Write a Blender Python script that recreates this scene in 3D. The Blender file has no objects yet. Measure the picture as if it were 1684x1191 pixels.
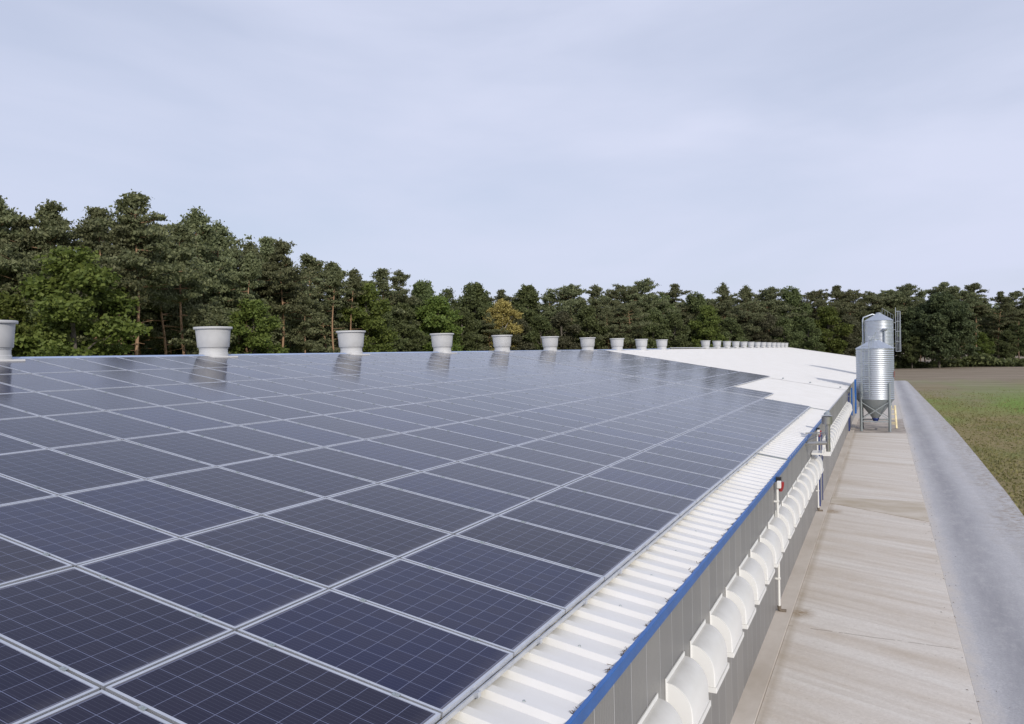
import bpy, math, random
import numpy as np
from mathutils import Matrix, Vector
R = math.radians
scene = bpy.context.scene
col = scene.collection

# ------------------------------------------------------------------ camera
cam_data = bpy.data.cameras.new('camera'); cam = bpy.data.objects.new('camera', cam_data); col.objects.link(cam)
cam_data.sensor_width = 36.0; cam_data.lens = 36.0*1286.57/1684.0
cam_data.clip_start = 0.1; cam_data.clip_end = 3000
cr = (0.90322959, 0.4286369, -0.02113595); cu = (0.01452824, 0.01868176, 0.99971992); cf = (-0.4289117, 0.90328368, -0.01064658)
M4 = Matrix(((cr[0], cu[0], -cf[0], 4.04935), (cr[1], cu[1], -cf[1], -2.99455), (cr[2], cu[2], -cf[2], 1.85534), (0, 0, 0, 1)))
cam.matrix_world = M4
scene.camera = cam

# ------------------------------------------------------------------ sun, sky, exposure
SUN_EL, SUN_AZ = R(27), R(139)          # azimuth measured from +Y towards +X
sun_data = bpy.data.lights.new('sun', 'SUN'); sun_data.energy = 2.8; sun_data.angle = R(0.9); sun_data.color = (1.0, 0.93, 0.84)
sun = bpy.data.objects.new('sun', sun_data); col.objects.link(sun)
sd = Vector((math.sin(SUN_AZ)*math.cos(SUN_EL), math.cos(SUN_AZ)*math.cos(SUN_EL), math.sin(SUN_EL)))
sun.rotation_euler = sd.to_track_quat('Z', 'Y').to_euler()
sun.location = (20, -30, 40)
world = bpy.data.worlds.new('World'); scene.world = world; world.use_nodes = True
wn = world.node_tree.nodes; wl = world.node_tree.links
for n in list(wn): wn.remove(n)
def wnode(t, **k):
    n = wn.new(t)
    for a, v in k.items(): setattr(n, a, v)
    return n
sky = wnode('ShaderNodeTexSky', sky_type='NISHITA'); sky.sun_disc = False
sky.sun_elevation = SUN_EL; sky.sun_rotation = SUN_AZ; sky.air_density = 1.0; sky.dust_density = 1.5; sky.ozone_density = 2.0
tc = wnode('ShaderNodeTexCoord')
mp = wnode('ShaderNodeMapping'); mp.inputs['Scale'].default_value = (1.3, 1.3, 5.0); mp.inputs['Rotation'].default_value = (0.1, 0.25, 0.5)
nz = wnode('ShaderNodeTexNoise'); nz.inputs['Scale'].default_value = 1.3; nz.inputs['Detail'].default_value = 5; nz.inputs['Roughness'].default_value = 0.5; nz.inputs['Distortion'].default_value = 0.3
ramp = wnode('ShaderNodeValToRGB'); ramp.color_ramp.elements[0].position = 0.34; ramp.color_ramp.elements[0].color = (0.68, 0.68, 0.68, 1)
ramp.color_ramp.elements[1].position = 0.66; ramp.color_ramp.elements[1].color = (1.0, 1.0, 1.0, 1)
mixc = wnode('ShaderNodeMixRGB'); mixc.inputs['Color2'].default_value = (6.85, 7.3, 9.1, 1)     # thin high cloud veil over the sky
bg = wnode('ShaderNodeBackground'); bg.inputs['Strength'].default_value = 0.10
wo = wnode('ShaderNodeOutputWorld')
wl.new(tc.outputs['Generated'], mp.inputs['Vector']); wl.new(mp.outputs['Vector'], nz.inputs['Vector'])
wl.new(nz.outputs['Fac'], ramp.inputs['Fac']); wl.new(ramp.outputs['Color'], mixc.inputs['Fac'])
wl.new(sky.outputs['Color'], mixc.inputs['Color1']); wl.new(mixc.outputs['Color'], bg.inputs['Color']); wl.new(bg.outputs['Background'], wo.inputs['Surface'])
scene.view_settings.view_transform = 'Standard'; scene.view_settings.look = 'None'
scene.view_settings.exposure = 0.0; scene.view_settings.gamma = 1.0

# ------------------------------------------------------------------ helpers
def tag(o, label=None, cat=None, group=None, kind=None):
    if label: o['label'] = label
    if cat: o['category'] = cat
    if group: o['group'] = group
    if kind: o['kind'] = kind
    return o
def empty(name, loc=(0, 0, 0), rz=0.0):
    o = bpy.data.objects.new(name, None); o.empty_display_size = 0.2; col.objects.link(o); o.location = loc; o.rotation_euler = (0, 0, rz); return o
class MB:
    def __init__(s): s.v = []; s.f = []
    def add(s, vs, fs):
        b = len(s.v); s.v += [tuple(v) for v in vs]; s.f += [tuple(b+i for i in f) for f in fs]; return s
    def box(s, x0, x1, y0, y1, z0, z1):
        return s.add([(x0,y0,z0),(x1,y0,z0),(x1,y1,z0),(x0,y1,z0),(x0,y0,z1),(x1,y0,z1),(x1,y1,z1),(x0,y1,z1)],
                     [(0,3,2,1),(4,5,6,7),(0,1,5,4),(1,2,6,5),(2,3,7,6),(3,0,4,7)])
    def bar(s, a, b, w, h=None, up=(0, 0, 1)):
        h = h or w; a = Vector(a); b = Vector(b); d = (b-a).normalized(); u = Vector(up)
        if abs(d.dot(u)) > .98: u = Vector((1, 0, 0))
        r = d.cross(u).normalized(); u = r.cross(d); vs = []
        for p in (a, b):
            for sx, sy in ((-1,-1),(1,-1),(1,1),(-1,1)): vs.append(p+r*sx*w/2+u*sy*h/2)
        return s.add(vs, [(3,2,1,0),(4,5,6,7),(0,1,5,4),(1,2,6,5),(2,3,7,6),(3,0,4,7)])
    def tube(s, pts, r, n=10, cap=True):
        pts = [Vector(p) for p in pts]; rs = r if isinstance(r, (list, tuple)) else [r]*len(pts); vs = []; fs = []
        ref = None
        for i, p in enumerate(pts):
            d = (pts[min(i+1, len(pts)-1)]-pts[max(i-1, 0)]).normalized()
            u = ref if ref is not None else (Vector((0,0,1)) if abs(d.z) < .9 else Vector((1,0,0)))
            x = d.cross(u).normalized(); y = x.cross(d).normalized(); ref = y
            for k in range(n):
                a = 2*math.pi*k/n; vs.append(p+(x*math.cos(a)+y*math.sin(a))*rs[i])
        for i in range(len(pts)-1):
            for k in range(n): fs.append((i*n+k, i*n+(k+1) % n, (i+1)*n+(k+1) % n, (i+1)*n+k))
        if cap: fs.append(tuple(range(n-1, -1, -1))); fs.append(tuple(range((len(pts)-1)*n, len(pts)*n)))
        return s.add(vs, fs)
    def lathe(s, prof, n=32, c=(0, 0, 0), capb=False, capt=False):
        vs = []; fs = []
        for r, z in prof:
            for k in range(n):
                a = 2*math.pi*k/n; vs.append((c[0]+r*math.cos(a), c[1]+r*math.sin(a), c[2]+z))
        for i in range(len(prof)-1):
            for k in range(n): fs.append((i*n+k, i*n+(k+1) % n, (i+1)*n+(k+1) % n, (i+1)*n+k))
        if capb: fs.append(tuple(range(n-1, -1, -1)))
        if capt: fs.append(tuple(range((len(prof)-1)*n, len(prof)*n)))
        return s.add(vs, fs)
    def mesh(s, name, mat, smooth=False, ang=35):
        me = bpy.data.meshes.new(name); me.from_pydata(s.v, [], s.f); me.update()
        if mat: me.materials.append(mat)
        if smooth:
            me.shade_smooth()
            try: me.set_sharp_from_angle(angle=R(ang))
            except Exception: pass
        return me
    def build(s, name, mat, parent=None, smooth=False, bevel=0, ang=35):
        o = bpy.data.objects.new(name, s.mesh(name, mat, smooth, ang)); col.objects.link(o)
        if parent: o.parent = parent
        if bevel:
            m = o.modifiers.new('bevel', 'BEVEL'); m.width = bevel; m.segments = 2; m.limit_method = 'ANGLE'
        return o
def quads_mesh(name, V, mat):
    """V: (n,4,3) array of separate quads"""
    n = len(V); me = bpy.data.meshes.new(name)
    me.vertices.add(n*4); me.vertices.foreach_set('co', V.reshape(-1).astype(np.float32))
    me.loops.add(n*4); me.loops.foreach_set('vertex_index', np.arange(n*4, dtype=np.int32))
    me.polygons.add(n); me.polygons.foreach_set('loop_start', np.arange(0, n*4, 4, dtype=np.int32))
    me.materials.append(mat); me.update(calc_edges=True); me.validate(); return me
def copy_tree(o, parent=None):
    c = o.copy(); col.objects.link(c); c.parent = parent
    for ch in list(o.children): copy_tree(ch, c)
    return c
ORD = ['zeroth','first','second','third','fourth','fifth','sixth','seventh','eighth','ninth','tenth','eleventh','twelfth','thirteenth','fourteenth','fifteenth','sixteenth','seventeenth','eighteenth','nineteenth']
TENS = {20:'twent', 30:'thirt', 40:'fort', 50:'fift'}
def ordw(n):
    if n < 20: return ORD[n]
    t = n//10*10; return TENS[t]+'ieth' if n == t else TENS[t]+'y-'+ORD[n-t]
def proj(p):
    d = Vector(p)-Vector((4.04935, -2.99455, 1.85534)); z = d.dot(Vector(cf))
    if z < .05: return None
    return (842+1286.57*d.dot(Vector(cr))/z, 595.5-1286.57*d.dot(Vector(cu))/z)

# ------------------------------------------------------------------ materials
class NT:
    def __init__(s, name):
        s.m = bpy.data.materials.new(name); s.m.use_nodes = True; s.t = s.m.node_tree
        s.b = s.t.nodes['Principled BSDF']
    def n(s, t, ins=None, **k):
        n = s.t.nodes.new(t)
        for a, v in k.items(): setattr(n, a, v)
        for a, v in (ins or {}).items():
            if isinstance(v, bpy.types.NodeSocket): s.t.links.new(v, n.inputs[a])
            else: n.inputs[a].default_value = v
        return n
    def link(s, a, b): s.t.links.new(a, b)
    def set(s, **k):
        for a, v in k.items():
            a = a.replace('_', ' ')
            if isinstance(v, bpy.types.NodeSocket): s.t.links.new(v, s.b.inputs[a])
            else: s.b.inputs[a].default_value = v
        return s
    def coord(s, which='Object'): return s.n('ShaderNodeTexCoord').outputs[which]
    def pos(s): return s.n('ShaderNodeNewGeometry').outputs['Position']
    def mapping(s, v, scale=(1,1,1), rot=(0,0,0), loc=(0,0,0)):
        if any(rot): v = s.n('ShaderNodeMapping', {'Vector': v, 'Rotation': rot}).outputs['Vector']; rot = (0, 0, 0)
        return s.n('ShaderNodeMapping', {'Vector': v, 'Scale': scale, 'Rotation': rot, 'Location': loc}).outputs['Vector']
    def noise(s, v, scale, detail=4, rough=.55, dist=0):
        return s.n('ShaderNodeTexNoise', {'Vector': v, 'Scale': scale, 'Detail': detail, 'Roughness': rough, 'Distortion': dist}).outputs['Fac']
    def ramp(s, f, stops, interp='LINEAR'):
        n = s.n('ShaderNodeValToRGB', {'Fac': f}); cr_ = n.color_ramp; cr_.interpolation = interp
        while len(cr_.elements) < len(stops): cr_.elements.new(.5)
        for e, (p, c) in zip(cr_.elements, stops):
            e.position = p; e.color = (c, c, c, 1) if isinstance(c, (int, float)) else (*c, 1)
        return n.outputs['Color']
    def mix(s, f, a, b, mode='MIX'):
        n = s.n('ShaderNodeMixRGB', blend_type=mode)
        for k, v in (('Fac', f), ('Color1', a), ('Color2', b)):
            if isinstance(v, bpy.types.NodeSocket): s.t.links.new(v, n.inputs[k])
            elif isinstance(v, tuple): n.inputs[k].default_value = (*v, 1)
            elif k == 'Fac': n.inputs[k].default_value = v
            else: n.inputs[k].default_value = (v, v, v, 1)
        return n.outputs['Color']
    def math(s, op, a, b=None, c=None, clamp=False):
        n = s.n('ShaderNodeMath', operation=op, use_clamp=clamp)
        for i, v in enumerate((a, b, c)):
            if v is None: continue
            if isinstance(v, bpy.types.NodeSocket): s.t.links.new(v, n.inputs[i])
            else: n.inputs[i].default_value = v
        return n.outputs[0]
    def sep(s, v):
        n = s.n('ShaderNodeSeparateXYZ', {'Vector': v}); return n.outputs['X'], n.outputs['Y'], n.outputs['Z']
    def bump(s, h, strength=.3, dist=.01):
        n = s.n('ShaderNodeBump', {'Height': h, 'Strength': strength, 'Distance': dist}); s.link(n.outputs['Normal'], s.b.inputs['Normal'])
def simple(name, color, rough=.5, metal=0.0, var=.12, scale=6, bump=0):
    m = NT(name); f = m.noise(m.coord(), scale, 5)
    c = m.ramp(f, [(.3, tuple(x*(1-var) for x in color)), (.7, tuple(min(1, x*(1+var)) for x in color))])
    m.set(Base_Color=c, Roughness=rough, Metallic=metal)
    if bump: m.bump(f, bump)
    return m.m

# --- solar glass: cells, busbars and grid lines in the panel's own coordinates (x down the slope 1.65, y along the eave 0.99)
def mat_panel():
    m = NT('solar_glass'); co = m.coord(); x, y, z = m.sep(co)
    info = m.n('ShaderNodeObjectInfo'); rnd = info.outputs['Random']
    def linef(v, pitch, off, w):       # 1 on a line
        t = m.math('DIVIDE', m.math('ADD', v, off), pitch); fr = m.math('FRACT', t)
        d = m.math('MULTIPLY', m.math('MINIMUM', fr, m.math('SUBTRACT', 1.0, fr)), pitch)
        return m.math('LESS_THAN', d, w/2)
    ex = m.math('MAXIMUM', linef(x, .1575, .7875+100*.1575, .0040), linef(y, .1575, .4725+100*.1575, .0040))
    bus = linef(y, .0315, .4725+.01575+100*.1575, .0016)
    border = m.math('MAXIMUM', m.math('GREATER_THAN', m.math('ABSOLUTE', x), .7895), m.math('GREATER_THAN', m.math('ABSOLUTE', y), .4745))
    cell = m.mix(rnd, (.0035, .0045, .026), (.0075, .006, .019))
    cell = m.mix(m.math('GREATER_THAN', rnd, .80), cell, (.006, .009, .042))
    wn_ = m.n('ShaderNodeTexWhiteNoise', {'Vector': m.n('ShaderNodeVectorMath', {0: m.mapping(co, (1/.1575,)*3, loc=(50, 50, 0)), 1: (0,0,0)}, operation='FLOOR').outputs['Vector']})
    cell = m.mix(m.math('MULTIPLY', wn_.outputs['Value'], .35), cell, (.016, .013, .028))
    c = m.mix(m.math('MULTIPLY', bus, .45), cell, (.10, .11, .15))
    c = m.mix(m.math('MULTIPLY', ex, .62), c, (.22, .25, .38))
    c = m.mix(border, c, (.10, .10, .13))
    dust_shade = m.noise(m.pos(), 1.1, 6, .65)
    c = m.mix(m.math('MULTIPLY', dust_shade, .010), c, (.45, .42, .38))
    low = m.math('MULTIPLY', m.ramp(x, [(.70, 0), (.80, 1)]), m.noise(m.mapping(m.pos(), (1, 6, 1)), 3, 4)); c = m.mix(m.math('MULTIPLY', low, .10), c, (.40, .37, .32))
    
    m.set(Base_Color=c, IOR=1.29, Specular_Tint=(.74, .78, 1.0, 1))
    m.set(Roughness=m.math('ADD', .09, m.math('MULTIPLY', dust_shade, .08)))
    m.set(Coat_Weight=0.0)
    return m.m
M_panel = mat_panel()
M_alu = simple('frame_aluminium', (.62, .64, .68), .38, .75, .08, 9)
M_roof = None
def mat_roof():
    m = NT('white_roof_sheet'); p = m.pos(); n1 = m.noise(p, 1.3, 6, .6); n2 = m.noise(m.mapping(p, (.6, 9, .6)), 2.0, 5, .6)
    c = m.ramp(n1, [(.25, (.60, .592, .57)), (.7, (.665, .66, .65))])
    st = m.ramp(n2, [(.5, 0.0), (.75, 1.0)]); c = m.mix(m.math('MULTIPLY', st, .14), c, (.55, .53, .46))
    x, y, z = m.sep(p)
    near = m.math('MULTIPLY', m.math('SUBTRACT', 1.0, m.math('MULTIPLY', m.math('SUBTRACT', x, 1.62), 4.5), clamp=True), m.math('MULTIPLY', m.math('GREATER_THAN', x, 1.0), m.math('LESS_THAN', y, 27.2)))
    c = m.mix(m.math('MULTIPLY', near, m.math('MULTIPLY', n2, .55)), c, (.52, .49, .36))
    sc = m.ramp(m.noise(p, 46, 2, .5), [(.72, 0.0), (.80, 1.0)]); c = m.mix(m.math('MULTIPLY', sc, .25), c, (.35, .30, .24))
    m.set(Base_Color=c, Roughness=.42); return m.m
M_roof = mat_roof()
def mat_wall():
    m = NT('grey_metal_cladding'); p = m.pos(); x, y, z = m.sep(p)
    t = m.math('DIVIDE', m.math('ADD', y, 43.5+.12), .435); fr = m.math('FRACT', t); idx = m.math('FLOOR', t)
    d = m.math('MULTIPLY', m.math('MINIMUM', fr, m.math('SUBTRACT', 1.0, fr)), .435)
    seam = m.math('LESS_THAN', d, .006); dark = m.math('LESS_THAN', m.math('ABSOLUTE', m.math('SUBTRACT', d, .011)), .004)
    micro = m.math('SINE', m.math('MULTIPLY', y, 2*math.pi/.036))
    wnz = m.n('ShaderNodeTexWhiteNoise', {'W': idx}, noise_dimensions='1D')
    base = m.mix(wnz.outputs['Value'], (.215, .215, .215), (.285, .28, .272))
    str_ = m.noise(m.mapping(p, (1, 7, .5)), 1.5, 5); base = m.mix(m.math('MULTIPLY', str_, .30), base, (.34, .33, .30))
    base = m.mix(m.math('MULTIPLY', m.math('ADD', micro, 1.0), .10), base, (.12, .12, .125))
    c = m.mix(seam, base, (.60, .60, .60)); c = m.mix(m.math('MULTIPLY', dark, .7), c, (.09, .09, .09))
    low = m.ramp(z, [(0, 0), (1, 0)])
    m.set(Base_Color=c, Roughness=.42, Metallic=.25); m.bump(micro, .25, .004); return m.m
M_wall = mat_wall()
M_blue = simple('blue_paint', (.014, .10, .34), .4, 0, .12, 5)
M_fasc = simple('weathered_blue_grey_metal', (.10, .14, .24), .5, .2)
M_bluedark = simple('dark_blue_plastic', (.01, .03, .16), .5, 0, .1)
M_white = simple('white_plastic', (.74, .735, .70), .38, 0, .04, 3)
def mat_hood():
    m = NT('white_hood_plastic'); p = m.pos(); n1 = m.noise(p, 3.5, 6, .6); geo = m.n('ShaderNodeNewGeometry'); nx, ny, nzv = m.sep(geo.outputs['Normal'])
    dust_shade = m.math('MULTIPLY', m.math('MAXIMUM', nzv, 0.0), m.math('ADD', .42, m.math('MULTIPLY', n1, .6)))  # up-facing tops painted duller: low-sun shading put into the colour with some dust
    c = m.mix(dust_shade, (.80, .80, .78), (.36, .345, .30)); m.set(Base_Color=c, Roughness=.34); return m.m
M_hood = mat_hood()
def mat_vent():
    m = NT('grey_white_vent_plastic'); p = m.coord(); n1 = m.noise(p, 2.2, 6, .65); n2 = m.noise(p, 22, 3)
    c = m.ramp(n1, [(.3, (.44, .45, .46)), (.7, (.53, .535, .545))]); c = m.mix(m.math('MULTIPLY', n2, .12), c, (.40, .38, .34)); m.set(Base_Color=c, Roughness=.55); return m.m
M_vent = mat_vent(); M_black = simple('dark_cavity', (.015, .015, .015), .8)
def mat_galv(name, col_=(.60, .63, .66), rough=.30, metal=.85):
    m = NT(name); p = m.coord(); n1 = m.noise(p, 2.2, 6, .6); v = m.n('ShaderNodeTexVoronoi', {'Vector': p, 'Scale': 26.0}).outputs['Color']
    c = m.mix(m.math('MULTIPLY', n1, .5), col_, tuple(x*.62 for x in col_)); c = m.mix(.025, c, v)
    m.set(Base_Color=c, Metallic=metal, Roughness=m.math('ADD', rough, m.math('MULTIPLY', n1, .14))); return m.m
M_galv = mat_galv('galvanised_steel', (.58, .62, .67), .37, .88); M_galvd = mat_galv('dull_galvanised_steel', (.38, .42, .43), .45, .6)
M_steel = mat_galv('stainless_flue', (.50, .49, .46), .24, .9)
M_red = simple('red_plastic', (.28, .02, .022), .4); M_yellow = simple('yellow_ladder_paint', (.74, .64, .38), .6, 0, .2)
M_debris = simple('brown_debris', (.08, .05, .03), .9, 0, .4, 30)
M_twig = simple('weathered_wood', (.16, .13, .10), .9, 0, .3)

def mat_ground():
    m = NT('field_grass'); p = m.pos(); x, y, z = m.sep(p)
    n1 = m.noise(m.mapping(p, (.10, .05, .1), rot=(0, 0, .35)), 1.0, 6, .6, .6); n2 = m.noise(m.mapping(p, (1.0, .45, 1)), 1.2, 6, .65); n3 = m.noise(p, 9, 6, .7); n4 = m.noise(m.mapping(p, (.35, .05, 1)), 1.0, 4, .6)
    n5 = m.noise(m.mapping(p, (.06, .025, .1), loc=(7, 3, 0)), 1.0, 3, .5)
    green = m.ramp(n3, [(.3, (.095, .13, .032)), (.7, (.19, .235, .07))])
    brown = m.ramp(n3, [(.3, (.17, .14, .06)), (.7, (.30, .25, .13))])
    f = m.ramp(m.math('ADD', m.math('MULTIPLY', n1, .6), m.math('MULTIPLY', n2, .4)), [(.45, 0), (.60, 1)])
    f = m.math('MULTIPLY', f, m.ramp(m.math('MULTIPLY', m.math('ADD', x, m.math('MULTIPLY', n2, 6)), .03), [(.28, .15), (.48, 1)])); c = m.mix(f, brown, green)
    pt = m.ramp(m.noise(m.mapping(p, (.5, .22, 1), loc=(3, 5, 0)), 1.1, 6, .7, .5), [(.46, 0), (.62, .75)]); c = m.mix(pt, c, (.27, .215, .115))
    bright = m.ramp(n5, [(.46, 0), (.56, 1)]); c = m.mix(m.math('MULTIPLY', bright, .8), c, m.ramp(n3, [(.3, (.11, .20, .035)), (.7, (.21, .33, .07))]))
    far = m.ramp(m.math('MULTIPLY', m.math('ADD', y, m.math('MULTIPLY', n4, 50)), .005), [(.46, 0), (.56, .5), (.66, .75), (.74, 1)])
    c = m.mix(far, c, m.ramp(m.noise(m.mapping(p, (.2, 1, 1)), .5, 6, .7), [(.3, (.16, .135, .09)), (.55, (.26, .215, .165)), (.75, (.34, .30, .25))]))
    m.set(Base_Color=c, Roughness=.95, Specular_IOR_Level=.1); m.bump(m.noise(p, 5, 6, .75), .8, .08); return m.m
M_ground = mat_ground()
def mat_conc():
    m = NT('apron_concrete'); p = m.pos(); x, y, z = m.sep(p)
    n0 = m.noise(p, .7, 6, .6); fine = m.noise(p, 60, 3, .7)
    bands = m.noise(m.mapping(p, (.16, 1.55, 1), rot=(0, 0, R(24))), 1.0, 3, .5, .25)
    b2 = m.noise(m.mapping(p, (.30, 5.0, 1), rot=(0, 0, R(24))), 1.0, 4, .6, .3)
    c = m.ramp(bands, [(.34, (.55, .485, .405)), (.48, (.64, .59, .525)), (.62, (.70, .665, .61))])
    c = m.mix(m.ramp(b2, [(.36, .34), (.56, 0.0)]), c, (.36, .29, .215))
    c = m.mix(m.ramp(m.noise(p, 2.6, 6, .7), [(.35, 0), (.65, .5)]), c, (.62, .58, .53))
    edge = m.math('MULTIPLY', m.ramp(x, [(0, 0), (1, 0)]), 0)
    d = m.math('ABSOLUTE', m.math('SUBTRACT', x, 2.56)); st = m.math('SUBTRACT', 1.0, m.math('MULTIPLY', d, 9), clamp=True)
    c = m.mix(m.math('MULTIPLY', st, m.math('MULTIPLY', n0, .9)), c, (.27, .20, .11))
    jw = m.noise(p, 3.0, 3)
    for jy in (11.1, 33.5):
        dd = m.math('ABSOLUTE', m.math('SUBTRACT', m.math('ADD', y, m.math('ADD', m.math('MULTIPLY', x, .05), m.math('MULTIPLY', jw, .05))), jy+.2)); l = m.math('LESS_THAN', dd, .016)
        brk = m.math('GREATER_THAN', m.noise(p, 7, 2), .48); c = m.mix(m.math('MULTIPLY', l, m.math('MULTIPLY', brk, .6)), c, (.16, .12, .08))
    for (sx, sy) in ((2.62, 11.9), (2.66, 21.5), (2.60, 22.9)):
        dx = m.math('SUBTRACT', x, sx); dy = m.math('SUBTRACT', y, sy); dd = m.math('SQRT', m.math('ADD', m.math('MULTIPLY', dx, dx), m.math('MULTIPLY', m.math('MULTIPLY', dy, dy), .6)))
        k_ = m.math('MULTIPLY', m.math('SUBTRACT', 1.0, m.math('MULTIPLY', dd, 3.2), clamp=True), m.ramp(m.noise(p, 6, 5, .8), [(.35, .2), (.6, 1)])); c = m.mix(m.math('MULTIPLY', k_, 1.2, clamp=True), c, (.24, .16, .07))
    sp = m.ramp(m.noise(p, 16, 2, .5), [(.70, 0), (.76, 1)]); c = m.mix(m.math('MULTIPLY', sp, .35), c, (.20, .15, .09))
    g2 = m.ramp(m.noise(p, 22, 5, .8), [(.42, .22), (.6, 0)]); c = m.mix(g2, c, (.33, .28, .22)); c = m.mix(m.math('MULTIPLY', fine, .22), c, (.36, .32, .28))
    m.set(Base_Color=c, Roughness=.85); m.bump(fine, .25, .01); return m.m
M_conc = mat_conc()
def mat_strip():
    m = NT('gutter_concrete'); p = m.pos(); n0 = m.noise(m.mapping(p, (1, .5, 1)), 1.3, 6, .6)
    c = m.ramp(n0, [(.3, (.44, .385, .32)), (.7, (.59, .54, .48))]); c = m.mix(m.math('MULTIPLY', m.noise(p, 50, 3), .2), c, (.3, .26, .2)); m.set(Base_Color=c, Roughness=.85); return m.m
M_strip = mat_strip()
def mat_slab():
    m = NT('stained_slab_concrete'); p = m.pos(); n0 = m.noise(m.mapping(p, (1, 1.5, 1)), .9, 5, .6)
    c = m.ramp(n0, [(.35, (.42, .36, .275)), (.65, (.56, .51, .44))]); c = m.mix(m.math('MULTIPLY', m.noise(p, 50, 3), .2), c, (.3, .25, .18)); m.set(Base_Color=c, Roughness=.85); return m.m
M_slab = mat_slab()
M_pad = simple('dark_pad_concrete', (.34, .30, .265), .9, 0, .35, 1.6)  # darker mottled concrete beyond the end of the apron
def mat_road():
    m = NT('road_gravel_concrete'); p = m.pos(); x, y, z = m.sep(p)
    wob = m.math('MULTIPLY', m.math('SUBTRACT', m.noise(m.mapping(p, (.0, .10, .0)), 1.0, 2), .5), .35)
    xx = m.math('ADD', x, wob)
    fine = m.noise(p, 28, 4, .85); mid = m.noise(p, 2.2, 6, .65)
    tr = m.ramp(m.math('MULTIPLY', m.math('SUBTRACT', xx, 5.0), .38), [(.0, 0), (.10, .05), (.26, .9), (.36, 1), (.52, .35), (.62, .05), (.70, .30), (.80, .12), (1, 0)])
    c = m.mix(mid, (.47, .465, .475), (.60, .595, .605)); trn = m.math('MULTIPLY', tr, m.ramp(m.noise(m.mapping(p, (1.6, .22, 1)), 1.2, 6, .75), [(.28, .62), (.60, 1)])); c = m.mix(m.math('MULTIPLY', trn, .78), c, (.205, .205, .225))
    ed = m.math('MULTIPLY', m.ramp(m.math('SUBTRACT', m.math('ADD', xx, m.math('MULTIPLY', m.noise(m.mapping(p, (1, .30, 1)), 1.0, 5, .7), 1.7)), 7.25), [(.0, 0), (.9, .75)]), m.ramp(m.noise(p, 5, 5, .7), [(.40, 0), (.62, 1)])); c = m.mix(ed, c, (.25, .19, .11))
    gv = m.ramp(m.noise(p, 24, 3, .8), [(.40, 0), (.62, 1)]); c = m.mix(m.math('MULTIPLY', gv, .22), c, (.24, .24, .25)); c = m.mix(m.ramp(m.noise(m.mapping(p, (1, .25, 1)), .9, 6, .75), [(.46, 0), (.70, .38)]), c, (.35, .345, .35)); c = m.mix(m.ramp(m.noise(m.mapping(p, (1.3, .6, 1), loc=(9, 2, 0)), 2.4, 6, .8), [(.50, 0), (.70, .35)]), c, (.60, .59, .58))
    c = m.mix(m.ramp(fine, [(.35, .45), (.62, 0)]), c, (.22, .22, .235))
    sed = m.math('MULTIPLY', m.ramp(m.math('SUBTRACT', m.math('ADD', x, m.math('MULTIPLY', m.noise(m.mapping(p, (1, .5, 1)), 1.6, 5, .7), .5)), 5.35), [(.0, .85), (.28, 0)]), m.ramp(m.noise(p, 7, 5, .75), [(.30, .3), (.60, 1)])); c = m.mix(sed, c, (.52, .475, .42))
    m.set(Base_Color=c, Roughness=.9); m.bump(fine, .5, .02); return m.m
M_road = mat_road()
def mat_leaf(name, c1, c2, hv=.5):
    m = NT(name); info = m.n('ShaderNodeObjectInfo').outputs['Random']; geo = m.n('ShaderNodeNewGeometry'); rp = geo.outputs['Random Per Island']
    n1 = m.noise(m.coord(), .9, 3)
    f = m.math('ADD', m.math('MULTIPLY', rp, .5), m.math('MULTIPLY', n1, .5))
    c = m.ramp(f, [(.25, c1), (.75, c2)])
    hs = m.n('ShaderNodeHueSaturation', {'Hue': m.math('ADD', .485, m.math('MULTIPLY', info, .03)), 'Saturation': .95, 'Value': m.math('ADD', .78, m.math('MULTIPLY', info, .45)), 'Color': c})
    m.set(Base_Color=hs.outputs['Color'], Roughness=.6, Specular_IOR_Level=.25)
    tr = m.n('ShaderNodeBsdfTranslucent', {'Color': hs.outputs['Color']}); ms = m.n('ShaderNodeMixShader', {'Fac': .30})
    out = m.t.nodes['Material Output']; m.link(m.b.outputs[0], ms.inputs[1]); m.link(tr.outputs[0], ms.inputs[2]); m.link(ms.outputs[0], out.inputs['Surface'])
    return m.m
L_pine = mat_leaf('pine_needles', (.085, .100, .044), (.21, .225, .108))
L_leaf = mat_leaf('broad_leaves', (.070, .092, .032), (.155, .188, .066))
L_bright = mat_leaf('bright_leaves', (.075, .11, .018), (.17, .215, .042))
L_yellow = mat_leaf('yellow_leaves', (.24, .19, .045), (.46, .38, .12))
L_olive = mat_leaf('olive_leaves', (.055, .058, .028), (.13, .125, .07))
L_oak = mat_leaf('oak_leaves', (.042, .058, .024), (.105, .125, .052))
L_under = mat_leaf('bank_weeds', (.055, .070, .022), (.14, .155, .055))
def mat_bark(name, lo, hi):
    m = NT(name); p = m.coord(); x, y, z = m.sep(p); n1 = m.noise(m.mapping(p, (6, 6, 1.5)), 2, 5)
    f = m.ramp(m.math('MULTIPLY', z, .06), [(.10, 0), (.32, 1)]); c = m.mix(f, lo, hi); c = m.mix(m.math('MULTIPLY', n1, .6), c, tuple(v*.4 for v in lo)); m.set(Base_Color=c, Roughness=.9); m.bump(n1, .5, .03); return m.m
B_pine = mat_bark('pine_bark', (.17, .125, .09), (.42, .26, .15)); B_leaf = mat_bark('grey_bark', (.11, .095, .075), (.17, .15, .12)); B_birch = mat_bark('birch_bark', (.35, .33, .30), (.45, .43, .40))

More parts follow.
